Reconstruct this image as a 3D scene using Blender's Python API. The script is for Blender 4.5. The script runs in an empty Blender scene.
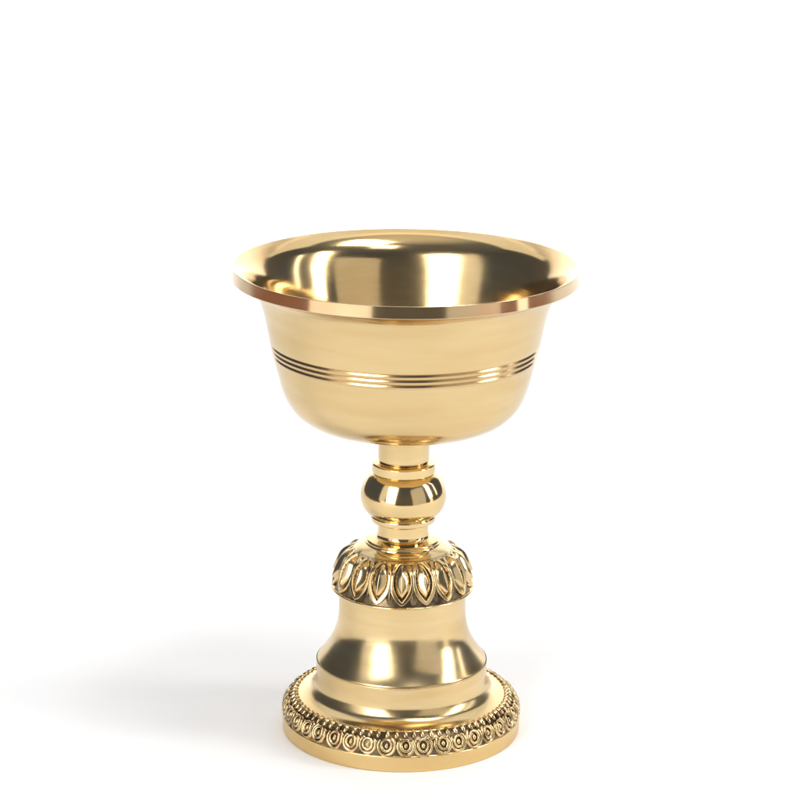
import bpy, bmesh, math, random
from mathutils import Vector, Matrix

R = math.radians
CM = 0.01                      # profiles below are written in centimetres
scene = bpy.context.scene
random.seed(7)

# ------------------------------------------------------------------ camera
cam_d = bpy.data.cameras.new("camera")
cam = bpy.data.objects.new("camera", cam_d)
scene.collection.objects.link(cam)
cam_d.sensor_width = 36.0
cam_d.lens = 120.49
cam_d.clip_start = 0.01
cam_d.clip_end = 50.0
cam_d.shift_x = -0.0056
ROLL = 0.65
cam.matrix_world = (Matrix.Translation((0, -0.60, 0.2514))
                    @ Matrix.Rotation(R(90 - 15.82), 4, 'X')
                    @ Matrix.Rotation(R(ROLL), 4, 'Z'))
scene.camera = cam

# ------------------------------------------------------------------ studio surroundings (dim room, warm floor)
world = bpy.data.worlds.new("World")
scene.world = world
world.use_nodes = True
wn, wl = world.node_tree.nodes, world.node_tree.links
wn.clear()
w_out = wn.new('ShaderNodeOutputWorld')
w_bg = wn.new('ShaderNodeBackground')
w_co = wn.new('ShaderNodeTexCoord')
w_sep = wn.new('ShaderNodeSeparateXYZ')
w_map = wn.new('ShaderNodeMapRange')
w_map.inputs['From Min'].default_value = -1
w_map.inputs['From Max'].default_value = 1
def ramp(stops):
    r = wn.new('ShaderNodeValToRGB')
    e = r.color_ramp.elements
    e[0].position, e[0].color = stops[0][0], (*stops[0][1], 1)
    e[1].position, e[1].color = stops[-1][0], (*stops[-1][1], 1)
    for p, c in stops[1:-1]:
        e.new(p).color = (*c, 1)
    wl.new(w_map.outputs[0], r.inputs[0])
    return r
ROOM = ((0.49, (0.055, 0.064, 0.085)), (0.52, (0.055, 0.064, 0.085)), (0.84, (0.05, 0.06, 0.085)), (0.945, (0.10, 0.11, 0.125)), (0.985, (0.44, 0.44, 0.44)), (1.0, (0.50, 0.495, 0.49)))
w_side = ramp(((0.0, (0.17, 0.08, 0.055)), (0.47, (0.20, 0.095, 0.068))) + ROOM)     # wooden floor left and right
w_front = ramp(((0.0, (0.10, 0.08, 0.06)), (0.47, (0.085, 0.08, 0.07)), (0.50, (0.085, 0.082, 0.085)), (0.66, (0.085, 0.082, 0.085))) + ROOM[2:])      # dark in front
w_ax = wn.new('ShaderNodeMath')
w_ax.operation = 'ABSOLUTE'
w_mr = wn.new('ShaderNodeMapRange')
w_mr.inputs['From Min'].default_value = 0.55
w_mr.inputs['From Max'].default_value = 0.85
w_mix = wn.new('ShaderNodeMixRGB')
wl.new(w_co.outputs['Generated'], w_sep.inputs[0])
wl.new(w_sep.outputs['Z'], w_map.inputs['Value'])
wl.new(w_sep.outputs['X'], w_ax.inputs[0])
wl.new(w_ax.outputs[0], w_mr.inputs['Value'])
wl.new(w_mr.outputs[0], w_mix.inputs['Fac'])
wl.new(w_front.outputs['Color'], w_mix.inputs['Color1'])
wl.new(w_side.outputs['Color'], w_mix.inputs['Color2'])
wl.new(w_mix.outputs[0], w_bg.inputs['Color'])
w_bg.inputs['Strength'].default_value = 1.0
wl.new(w_bg.outputs[0], w_out.inputs[0])

# ------------------------------------------------------------------ studio lamps
def lamp(name, az, el, dist, w, h, radiance, col=(1, 1, 1), target=(0, 0, 0.06), spread=180):
    d = bpy.data.lights.new(name, 'AREA')
    d.shape = 'RECTANGLE'
    d.size, d.size_y = w, h
    d.energy = radiance * w * h * math.pi
    d.color = col
    d.spread = R(spread)
    o = bpy.data.objects.new(name, d)
    scene.collection.objects.link(o)
    a, e = R(az), R(el)
    t = Vector(target)
    o.location = t + dist * Vector((math.sin(a) * math.cos(e), -math.cos(a) * math.cos(e), math.sin(e)))
    o.rotation_euler = (t - o.location).to_track_quat('-Z', 'Y').to_euler()
    return o

#     name             az    el  dist   w     h    radiance
lamp("softbox_lamp",   -34,  24, 0.85, 0.38, 0.72, 3.6, (1, 0.99, 0.98))
lamp("left_panel_lamp", -59, 24, 0.85, 0.26, 0.72, 0.55, (1, 0.98, 0.95))
lamp("low_panel_lamp",  -42,  -5, 0.88, 0.68, 0.23, 0.74, (1, 0.97, 0.92))
lamp("key_lamp",        80,  27, 1.00, 0.16, 0.70, 7.2, (1, 0.99, 0.98))
lamp("low_key_lamp",    80,  -2, 1.00, 0.15, 0.30, 1.0, (1, 0.97, 0.93))
lamp("strip_lamp",     103,  22, 1.00, 0.05, 0.62, 3.0)
lamp("panel_lamp",      44,  12, 0.85, 0.58, 0.90, 0.38, (1, 0.97, 0.92))
lamp("ceiling_lamp",    24,  60, 1.00, 0.24, 0.14, 2.4)
lamp("overhead_lamp",   58,  69, 1.00, 0.36, 0.24, 7.0)
lamp("rear_fill",      180,  56, 1.25, 1.90, 0.85, 0.58)  # broad unseen fill from behind, added to lift the white floor
# added unseen fill over the back, gridded and aimed only at the backdrop
lamp("backdrop_fill",    0,  46, 0.95, 1.30, 0.30, 2.1, target=(0.1, 0.88, 0.25), spread=70)

scene.view_settings.view_transform = 'Standard'
scene.view_settings.look = 'None'
scene.view_settings.gamma = 1.0
scene.view_settings.use_curve_mapping = False
scene.view_settings.exposure = 0.68

# ------------------------------------------------------------------ materials
def new_mat(name):
    m = bpy.data.materials.new(name)
    m.use_nodes = True
    n, l = m.node_tree.nodes, m.node_tree.links
    return m, n, l, n['Principled BSDF']

def brass(name, col, rough, aniso=0.0, lines=0.0, mottle=0.05, dirt=None, line_scale=700.0, cloudy=0.04):
    """turned brass: lathe lines round the axis, faint smudges, optional oxide in blotches"""
    m, n, l, p = new_mat(name)
    p.inputs['Metallic'].default_value = 1.0
    tc = n.new('ShaderNodeTexCoord')
    # smudges: colour and roughness wander a little
    nz = n.new('ShaderNodeTexNoise')
    nz.inputs['Scale'].default_value = 90.0
    nz.inputs['Detail'].default_value = 5.0
    l.new(tc.outputs['Object'], nz.inputs['Vector'])
    mr = n.new('ShaderNodeMapRange')
    mr.inputs['From Min'].default_value = 0.3
    mr.inputs['From Max'].default_value = 0.7
    mr.inputs['To Min'].default_value = rough - mottle
    mr.inputs['To Max'].default_value = rough + mottle
    l.new(nz.outputs['Fac'], mr.inputs['Value'])
    l.new(mr.outputs[0], p.inputs['Roughness'])
    mix = n.new('ShaderNodeMixRGB')
    mix.inputs['Color1'].default_value = (*col, 1)
    other = dirt if dirt else (col[0] * (1 - cloudy), col[1] * (1 - 1.6 * cloudy), col[2] * (1 - 2.6 * cloudy))
    mix.inputs['Color2'].default_value = (*other, 1)
    if dirt:
        nz2 = n.new('ShaderNodeTexNoise')
        nz2.inputs['Scale'].default_value = 420.0
        nz2.inputs['Detail'].default_value = 6.0
        l.new(tc.outputs['Object'], nz2.inputs['Vector'])
        r2 = n.new('ShaderNodeMapRange')
        r2.inputs['From Min'].default_value = 0.45
        r2.inputs['From Max'].default_value = 0.68
        l.new(nz2.outputs['Fac'], r2.inputs['Value'])
        l.new(r2.outputs[0], mix.inputs['Fac'])
    else:
        nz2 = n.new('ShaderNodeTexNoise')
        nz2.inputs['Scale'].default_value = 45.0
        nz2.inputs['Detail'].default_value = 3.0
        l.new(tc.outputs['Object'], nz2.inputs['Vector'])
        # tone drifts in soft bands round the axis, as the tool left them
        sz = n.new('ShaderNodeMapping')
        sz.inputs['Scale'].default_value = (1, 1, 7)
        l.new(tc.outputs['Object'], sz.inputs['Vector'])
        l.new(sz.outputs[0], nz2.inputs['Vector'])
        r3 = n.new('ShaderNodeMapRange')
        r3.inputs['From Min'].default_value = 0.32
        r3.inputs['From Max'].default_value = 0.68
        l.new(nz2.outputs['Fac'], r3.inputs['Value'])
        l.new(r3.outputs[0], mix.inputs['Fac'])
    l.new(mix.outputs[0], p.inputs['Base Color'])
    if aniso:
        p.inputs['Anisotropic'].default_value = aniso
        tg = n.new('ShaderNodeTangent')
        tg.direction_type = 'RADIAL'
        tg.axis = 'Z'
        l.new(tg.outputs[0], p.inputs['Tangent'])
    if lines:
        sx = n.new('ShaderNodeSeparateXYZ')
        l.new(tc.outputs['Object'], sx.inputs[0])
        # radius and height alone drive the lines, so that they run round the axis
        v = n.new('ShaderNodeVectorMath')
        v.operation = 'MULTIPLY'
        v.inputs[1].default_value = (1, 1, 0)
        l.new(tc.outputs['Object'], v.inputs[0])
        ln = n.new('ShaderNodeVectorMath')
        ln.operation = 'LENGTH'
        l.new(v.outputs[0], ln.inputs[0])
        ma = n.new('ShaderNodeMath')
        ma.operation = 'MULTIPLY_ADD'
        ma.inputs[1].default_value = 0.8
        l.new(ln.outputs['Value'], ma.inputs[0])
        l.new(sx.outputs['Z'], ma.inputs[2])
        sc = n.new('ShaderNodeTexNoise')
        sc.noise_dimensions = '1D'
        sc.inputs['Scale'].default_value = line_scale
        sc.inputs['Detail'].default_value = 3.0
        sc.inputs['Roughness'].default_value = 0.6
        l.new(ma.outputs[0], sc.inputs['W'])
        bp = n.new('ShaderNodeBump')
        bp.inputs['Strength'].default_value = lines
        bp.inputs['Distance'].default_value = 0.0001
        l.new(sc.outputs['Fac'], bp.inputs['Height'])
        l.new(bp.outputs[0], p.inputs['Normal'])
    return m

GOLD = (0.715, 0.54, 0.282)
M_bowl = brass('satin_brass', GOLD, 0.17, 0.45, 0.22, 0.05, cloudy=.07)
M_inner = brass('bowl_inside_brass', (0.775, 0.575, 0.295), 0.13, 0.5, 0.06, 0.03, cloudy=.10)
M_polish = brass('polished_brass', (0.77, 0.58, 0.295), 0.10, 0.0, 0.02, 0.02)
M_bell = brass('turned_brass', (0.75, 0.575, 0.31), 0.19, 0.5, 0.10, 0.05, cloudy=.10)
M_rim = brass('rim_brass', (0.74, 0.57, 0.345), 0.115, 0.0, 0.02, 0.02)
M_foot = brass('foot_brass', (0.76, 0.55, 0.255), 0.24, 0.4, 0.12)
M_groove = brass('groove_brass', (0.66, 0.47, 0.24), 0.18, mottle=0.04)
M_petal = brass('cast_petal_brass', (0.73, 0.555, 0.30), 0.16, mottle=0.05)
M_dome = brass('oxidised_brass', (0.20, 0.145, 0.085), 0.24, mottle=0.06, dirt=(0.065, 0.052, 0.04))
M_bead = brass('cast_bead_brass', (0.74, 0.56, 0.30), 0.18, mottle=0.06, dirt=(0.26, 0.18, 0.095))

def paper():
    m, n, l, p = new_mat('white_paper')
    p.inputs['Roughness'].default_value = 0.75
    p.inputs['Specular IOR Level'].default_value = 0.25
    tc = n.new('ShaderNodeTexCoord')
    nz = n.new('ShaderNodeTexNoise')
    nz.inputs['Scale'].default_value = 14.0
    nz.inputs['Detail'].default_value = 4.0
    l.new(tc.outputs['Object'], nz.inputs['Vector'])
    rp = n.new('ShaderNodeValToRGB')
    rp.color_ramp.elements[0].color = (0.888, 0.886, 0.882, 1)
    rp.color_ramp.elements[1].color = (0.918, 0.916, 0.912, 1)
    l.new(nz.outputs['Fac'], rp.inputs[0])
    l.new(rp.outputs['Color'], p.inputs['Base Color'])
    fine = n.new('ShaderNodeTexNoise')
    fine.inputs['Scale'].default_value = 1500.0
    l.new(tc.outputs['Object'], fine.inputs['Vector'])
    bp = n.new('ShaderNodeBump')
    bp.inputs['Strength'].default_value = 0.05
    bp.inputs['Distance'].default_value = 0.0001
    l.new(fine.outputs['Fac'], bp.inputs['Height'])
    l.new(bp.outputs[0], p.inputs['Normal'])
    return m
M_paper = paper()

# ------------------------------------------------------------------ mesh helpers
def link_mesh(name, bm, mat, parent=None, mats=None):
    bmesh.ops.recalc_face_normals(bm, faces=bm.faces[:])
    me = bpy.data.meshes.new(name)
    bm.to_mesh(me)
    bm.free()
    for q in me.polygons:
        q.use_smooth = True
    for mm in (mats or [mat]):
        me.materials.append(mm)
    o = bpy.data.objects.new(name, me)
    scene.collection.objects.link(o)
    o.parent = parent
    return o

def curve(pts, n=8):
    """smooth curve through the points"""
    out = []
    for i in range(len(pts) - 1):
        p0, p1, p2, p3 = pts[max(i - 1, 0)], pts[i], pts[i + 1], pts[min(i + 2, len(pts) - 1)]
        for k in range(n):
            t = k / n
            out.append(tuple(.5 * (2 * b + (-a + c) * t + (2 * a - 5 * b + 4 * c - d) * t * t + (-a + 3 * b - 3 * c + d) * t ** 3)
                             for a, b, c, d in zip(p0, p1, p2, p3)))
    out.append(pts[-1])
    return out

def lathe(bm, profile, seg=256, mat=0, disp=None):
    """revolve one smooth run of (radius, height) points in cm"""
    rings = []
    for j, (r, z) in enumerate(profile):
        if r < 1e-5:
            rings.append([bm.verts.new((0, 0, z * CM))])
            continue
        ring = []
        for i in range(seg):
            a = 2 * math.pi * i / seg
            rr, zz = (r, z) if disp is None else disp(r, z, a, j / (len(profile) - 1))
            ring.append(bm.verts.new((rr * math.cos(a) * CM, rr * math.sin(a) * CM, zz * CM)))
        rings.append(ring)
    for A, B in zip(rings, rings[1:]):
        for i in range(seg):
            k = (i + 1) % seg
            q = [A[i % len(A)], A[k % len(A)], B[k % len(B)], B[i % len(B)]]
            u = []
            for v in q:
                if v not in u:
                    u.append(v)
            if len(u) > 2:
                f = bm.faces.new(u)
                f.material_index = mat

def turned(name, runs, mat, parent, seg=256):
    bm = bmesh.new()
    for r in runs:
        lathe(bm, r, seg)
    return link_mesh(name, bm, mat, parent)

# ------------------------------------------------------------------ the setting: white paper sweep
bm = bmesh.new()
prof = [(-0.44, 0.0), (-0.2, 0.0), (0.2, 0.0), (0.55, 0.0)]
for k in range(1, 13):
    a = R(90 * k / 12)
    prof.append((0.55 + 0.35 * math.sin(a), 0.35 - 0.35 * math.cos(a)))
prof.append((0.90, 1.1))
cols = [-0.62, -0.3, 0.0, 0.4, 0.70]
grid = [[bm.verts.new((x, y, z)) for x in cols] for y, z in prof]
for a, b in zip(grid, grid[1:]):
    for i in range(len(cols) - 1):
        bm.faces.new((a[i], a[i + 1], b[i + 1], b[i]))
sweep = link_mesh('ground', bm, M_paper)
sweep['kind'] = 'structure'

# ------------------------------------------------------------------ the lamp holder
root = bpy.data.objects.new('lamp_holder', None)
scene.collection.objects.link(root)
root.empty_display_size = 0.03
root['label'] = 'small polished brass butter lamp holder, flared bowl on a lotus stem, standing on white paper'
root['category'] = 'lamp holder'

# --- bowl: outside with three turned grooves, thin wall, inside
outer_top = curve([(3.975, 11.065), (3.72, 10.985), (3.5, 10.82), (3.36, 10.55), (3.24, 10.15), (3.17, 9.78), (3.135, 9.60)])
runs = [outer_top]
cuts = []
zz, r0 = 9.60, 3.135
for k in range(3):                                # three narrow cuts, each a ledge that looks up
    cuts.append([(r0, zz), (r0 - .012, zz - .004), (r0 - .042, zz - .008)])
    cuts.append([(r0 - .042, zz - .008), (r0 - .030, zz - .030), (r0 - .013, zz - .062)])
    cuts.append([(r0 - .013, zz - .062), (r0 - .010, zz - .070), (r0 - .012, zz - .078), (r0 - .027, zz - .125)])
    zz -= 0.125
    r0 -= .027
cuts[-1][-1] = (3.048, 9.225)
lower = curve([(3.048, 9.225), (3.0, 9.05), (2.94, 8.8), (2.86, 8.5), (2.74, 8.2), (2.56, 7.95), (2.3, 7.745),
               (1.95, 7.61), (1.5, 7.53), (1.05, 7.49), (0.80, 7.47)])
runs.append(lower)
bowl = turned('bowl', runs, M_bowl, root)
turned('groove_band', cuts, M_groove, bowl, 320)
inner = curve([(3.965, 11.352), (3.80, 11.275), (3.65, 11.165), (3.50, 10.985), (3.36, 10.725), (3.22, 10.35), (3.08, 9.90), (2.95, 9.45),
               (2.78, 8.95), (2.52, 8.45), (2.1, 8.05), (1.5, 7.84), (0.8, 7.77), (0.0, 7.75)], 10)
turned('bowl_inside', [inner], M_inner, bowl)
turned('rim', [[(3.965, 11.352), (3.978, 11.353), (3.984, 11.342)],
               [(3.984, 11.342), (3.994, 11.2), (4.003, 11.085)],
               [(4.003, 11.085), (3.997, 11.068), (3.975, 11.065)]], M_rim, bowl)

# --- neck above the knob
turned('collar', [[(0.86, 7.485), (0.865, 7.43), (0.855, 7.40)], curve([(0.855, 7.40), (0.80, 7.375), (0.775, 7.33), (0.785, 7.28)], 4),
                  [(0.785, 7.28), (0.79, 7.25), (0.775, 7.225)], [(0.775, 7.225), (0.60, 7.20)]], M_polish, root, 160)
turned('neck', [[(0.615, 7.21), (0.60, 7.17), (0.598, 6.72)], [(0.598, 6.72), (0.57, 6.70), (0.57, 6.68)]], M_bell, root, 160)
turned('neck_ring', [[(0.57, 6.67), (0.66, 6.655), (0.715, 6.645)], [(0.715, 6.645), (0.735, 6.635), (0.745, 6.61)],
                     [(0.745, 6.61), (0.748, 6.5), (0.742, 6.42)], [(0.742, 6.42), (0.73, 6.40), (0.70, 6.39), (0.68, 6.375)]], M_polish, root, 160)
turned('knob', [curve([(0.70, 6.40), (0.77, 6.365), (0.86, 6.27), (0.965, 6.06), (1.012, 5.85), (0.985, 5.65), (0.895, 5.47), (0.75, 5.36), (0.64, 5.33)], 10)],
       M_polish, root, 192)
turned('knob_ring', [[(0.64, 5.345), (0.70, 5.37), (0.735, 5.365)], curve([(0.735, 5.365), (0.765, 5.335), (0.768, 5.28), (0.755, 5.225)], 4),
                     [(0.755, 5.225), (0.73, 5.205), (0.60, 5.19)]], M_polish, root, 160)
turned('lower_neck', [curve([(0.63, 5.20), (0.603, 5.15), (0.60, 5.05), (0.60, 4.92), (0.62, 4.85), (0.67, 4.815)], 6),
                      [(0.67, 4.815), (0.76, 4.79), (0.83, 4.772)], [(0.83, 4.772), (0.855, 4.762), (0.86, 4.745)],
                      [(0.86, 4.745), (0.845, 4.735), (0.85, 4.72)], [(0.85, 4.72), (0.885, 4.712), (0.895, 4.70), (0.90, 4.66)]], M_polish, root, 160)

# --- lotus dome: smooth shoulder, oxidised ground, 18 cast petals
DOME = curve([(0.875, 4.665), (1.08, 4.575), (1.30, 4.39), (1.46, 4.12), (1.565, 3.84), (1.625, 3.60)], 12)
def dome_at(s):
    x = s * (len(DOME) - 1)
    i = min(int(x), len(DOME) - 2)
    f = x - i
    a, b = DOME[i], DOME[i + 1]
    tx, tz = b[0] - a[0], b[1] - a[1]
    ln = math.hypot(tx, tz)
    return a[0] + tx * f, a[1] + tz * f, -tz / ln, tx / ln     # point and outward normal (r, z)
NP = 18
PH0 = -math.pi / 2 - 0.01
def dome_disp(r, z, a, s):
    # a low second row of leaf tips shows between the petals
    _, _, nr, nz = dome_at(s)
    d = (a - PH0) / (2 * math.pi / NP)
    d = abs(d - math.floor(d) - .5)                # 0 midway between two petals
    h = 0.0
    if s > .55:
        w = 0.30 * (1 - ((s - .55) / .40) ** 2) if s < .95 else 0.0
        if d < w:
            h = 0.055 * (1 - d / w) * min(1, (s - .55) / .12)
    return r + h * nr, z + h * nz
bm = bmesh.new()
k0 = int(.30 * (len(DOME) - 1))
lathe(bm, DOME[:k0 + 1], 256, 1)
LOW = DOME[k0:]
lathe(bm, LOW, 18 * 20, 0, lambda r, z, a, s: dome_disp(r, z, a, .30 + .70 * s))
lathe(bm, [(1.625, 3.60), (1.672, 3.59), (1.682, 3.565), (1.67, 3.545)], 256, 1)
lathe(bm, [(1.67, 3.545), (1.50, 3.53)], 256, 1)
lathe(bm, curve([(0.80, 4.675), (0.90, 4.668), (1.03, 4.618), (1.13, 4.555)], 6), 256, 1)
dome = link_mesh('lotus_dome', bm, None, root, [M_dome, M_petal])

def sstep(a, b, x):
    x = min(1, max(0, (x - a) / (b - a)))
    return x * x * (3 - 2 * x)
def petal_mesh():
    bm = bmesh.new()
    NU, NT = 61, 73
    pitch = math.pi / NP
    S0, S1 = 0.21, 0.975
    low = {}
    g = []
    for j in range(NT):
        t = j / (NT - 1)
        s = S0 + (S1 - S0) * t
        r, z, nr, nz = dome_at(s)
        # outline: arched at the top, broad in the middle, pointed at the foot
        up = max(0.0, 1 - ((0.30 - t) / 0.30) ** 2) ** 0.5 if t < .30 else 1.0
        dn = (1 - ((t - .58) / .42) ** 2.1) if t > .58 else 1.0
        half = pitch * 1.05 * max(.02, up * dn)
        tin = (t - .06) / .80                                   # inner lens, pointed both ends
        lens = 0.74 * (math.sin(math.pi * tin) ** 0.95) if 0 < tin < 1 else 0.0
        row = []
        for i in range(NU):
            u = -1 + 2 * i / (NU - 1)
            da = u * half
            w = abs(da) / pitch                                 # 0 on the keel, 1 midway to the next petal
            edge = (1 - abs(u)) * half / pitch
            edge = max(0.0, min(edge, t * 4.5, (1 - t) * 4.5))
            q = w - lens                                        # how far outside the lens
            if tin > 1:
                q = math.hypot(w, (tin - 1) * .80 * 4.5)
            elif tin < 0:
                q = math.hypot(w, -tin * .80 * 4.5)
            fade = .22 + .78 * sstep(0, .42, t)
            if q > 0:                                           # rolled border between the outline and the lens
                m = edge / (edge + q + 1e-6)
                h = -.03 + .112 * sstep(0, .6, max(0.0, math.sin(math.pi * m))) ** .8 * fade
            else:                                               # swelling lens with a keel
                x = min(1, -q / max(lens, .05))
                h = -.03 + .165 * x ** .55 * min(1, lens / .3) * fade
            x = r + h * nr
            zz = z + h * nz
            row.append(bm.verts.new((x * math.cos(da) * CM, x * math.sin(da) * CM, zz * CM)))
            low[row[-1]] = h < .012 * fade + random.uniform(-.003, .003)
        g.append(row)
    for a, b in zip(g, g[1:]):
        for i in range(NU - 1):
            q = (a[i], a[i + 1], b[i + 1], b[i])
            f = bm.faces.new(q)
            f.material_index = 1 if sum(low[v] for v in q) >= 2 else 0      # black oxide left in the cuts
    return bm
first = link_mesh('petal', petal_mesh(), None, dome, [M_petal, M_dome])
for k in range(NP):
    o = first if k == 0 else first.copy()
    if k:
        scene.collection.objects.link(o)
    o.parent = dome
    o.rotation_euler = (0, 0, PH0 + 2 * math.pi * k / NP + random.uniform(-.006, .006))

# --- bell shaped pedestal
BELL, _r = [(1.508, 3.49), (1.508, 3.25)], 1.508
_n = [(3.25, 0), (3.0, .6), (2.8, 7), (2.6, 14), (2.4, 22), (2.2, 29.5), (2.0, 36), (1.85, 40), (1.785, 41), (1.765, 30), (1.752, 14)]
for (za, na), (zb, nb) in zip(_n, _n[1:]):        # the wall leans out steadily down to the ridge
    for k in range(8):
        nn = na + (nb - na) * (k + .5) / 8
        _r += math.tan(R(nn)) * (za - zb) / 8 * .955
        BELL.append((_r, za + (zb - za) * (k + 1) / 8))
turned('pedestal', [[(1.50, 3.53), (1.515, 3.515), (1.510, 3.49)], BELL,
                    [(_r, 1.752), (_r + .002, 1.742), (_r, 1.732)]], M_bell, root)

# --- base: cylinder running out into a cove, beaded border, foot
base = turned('base', [[(2.036, 1.745), (2.030, 1.73), (2.036, 1.715)],
                       curve([(2.036, 1.715), (2.036, 1.5), (2.04, 1.3), (2.072, 1.15), (2.16, 1.02), (2.30, .935), (2.47, .885)], 10),
                       [(2.47, .885), (2.495, .878), (2.505, .862)]], M_bell, root)
turned('foot', [[(2.79, .40), (2.835, .385), (2.845, .365)], [(2.845, .365), (2.848, .2), (2.845, .03)], [(2.845, .03), (2.84, .008), (2.82, .0)],
                [(2.82, .0), (2.55, .0)]], M_foot, base)

# beaded border: dark ground, a row of little bars, a row of looped rings with a bead in each
A0, A1 = (2.50, .865), (2.81, .385)
def cone_pt(s, ang, h):
    r = A0[0] + (A1[0] - A0[0]) * s
    z = A0[1] + (A1[1] - A0[1]) * s + .10 * math.sin(math.pi * s) * .55
    r += .10 * math.sin(math.pi * s) * .75
    nr, nz = .84, .54
    r += h * nr
    z += h * nz
    return Vector((r * math.cos(ang) * CM, r * math.sin(ang) * CM, z * CM))
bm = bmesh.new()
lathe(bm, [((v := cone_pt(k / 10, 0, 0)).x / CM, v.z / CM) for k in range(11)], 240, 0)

def tube(bm, path, rad, closed, n=8, mat=1):
    rings = []
    m = len(path)
    for i, p in enumerate(path):
        a = path[(i - 1) % m] if closed or i else p
        b = path[(i + 1) % m] if closed or i < m - 1 else p
        t = (b - a).normalized()
        up = Vector((p.x, p.y, 0)).normalized() * .84 + Vector((0, 0, .54))
        s = t.cross(up).normalized()
        w = s.cross(t)
        rings.append([bm.verts.new(p + (s * math.cos(2 * math.pi * k / n) + w * math.sin(2 * math.pi * k / n)) * rad * CM) for k in range(n)])
    for i in range(m if closed else m - 1):
        A, B = rings[i], rings[(i + 1) % m]
        for k in range(n):
            f = bm.faces.new((A[k], A[(k + 1) % n], B[(k + 1) % n], B[k]))
            f.material_index = mat
    if not closed:
        for r_ in (rings[0], rings[-1]):
            f = bm.faces.new(r_)
            f.material_index = mat

def ball(bm, c, ax, rad, mat=1):
    q = bmesh.ops.create_icosphere(bm, subdivisions=2, radius=1)
    e1, e2, e3 = ax
    for v in q['verts']:
        v.co = c + (e1 * v.co.x * rad[0] + e2 * v.co.y * rad[1] + e3 * v.co.z * rad[2]) * CM
        for f in v.link_faces:
            f.material_index = mat
NB = 40
LEN = 0.58                                        # slant length of the border in cm
for k in range(NB):
    a0 = -math.pi / 2 + .039 + 2 * math.pi * k / NB + random.uniform(-.009, .009)
    jh, jd = random.uniform(-.012, .012), random.uniform(-.008, .008)
    rc, sc_ = 2.78, .615
    def P(dx, dy, h):                             # dx along the circle, dy down the slope, in cm
        return cone_pt(sc_ + (dy + jd) / LEN, a0 + dx / rc, h + jh)
    j = random.uniform(.93, 1.05)
    tw, tr = random.uniform(-14, 14), random.uniform(.85, 1.12)
    # outer loop, open towards the bars; inner ring; a bead lying in it
    tube(bm, [P(.196 * j * math.sin(R(t + tw)), .212 * j * math.cos(R(t + tw)), .02) for t in range(-138, 139, 12)], .042 * tr, False)
    tube(bm, [P(.118 * j * math.sin(R(t)), -.005 + .138 * j * math.cos(R(t)), .04) for t in range(0, 360, 18)], .036 * tr, True)
    e3 = Vector((math.cos(a0) * .84, math.sin(a0) * .84, .54))
    e1 = Vector((-math.sin(a0), math.cos(a0), 0))
    ball(bm, P(0, 0, .012), (e1, e3.cross(e1), e3), (.055, .075, .06))
for k in range(2 * NB):
    a0 = -math.pi / 2 + 2 * math.pi * (k + .5) / (2 * NB) + random.uniform(-.004, .004)
    e3 = Vector((math.cos(a0) * .6, math.sin(a0) * .6, .8))
    e1 = Vector((-math.sin(a0), math.cos(a0), 0))
    ball(bm, cone_pt(.125, a0, .012), (e1, e3.cross(e1), e3), (.066, .128, .066))
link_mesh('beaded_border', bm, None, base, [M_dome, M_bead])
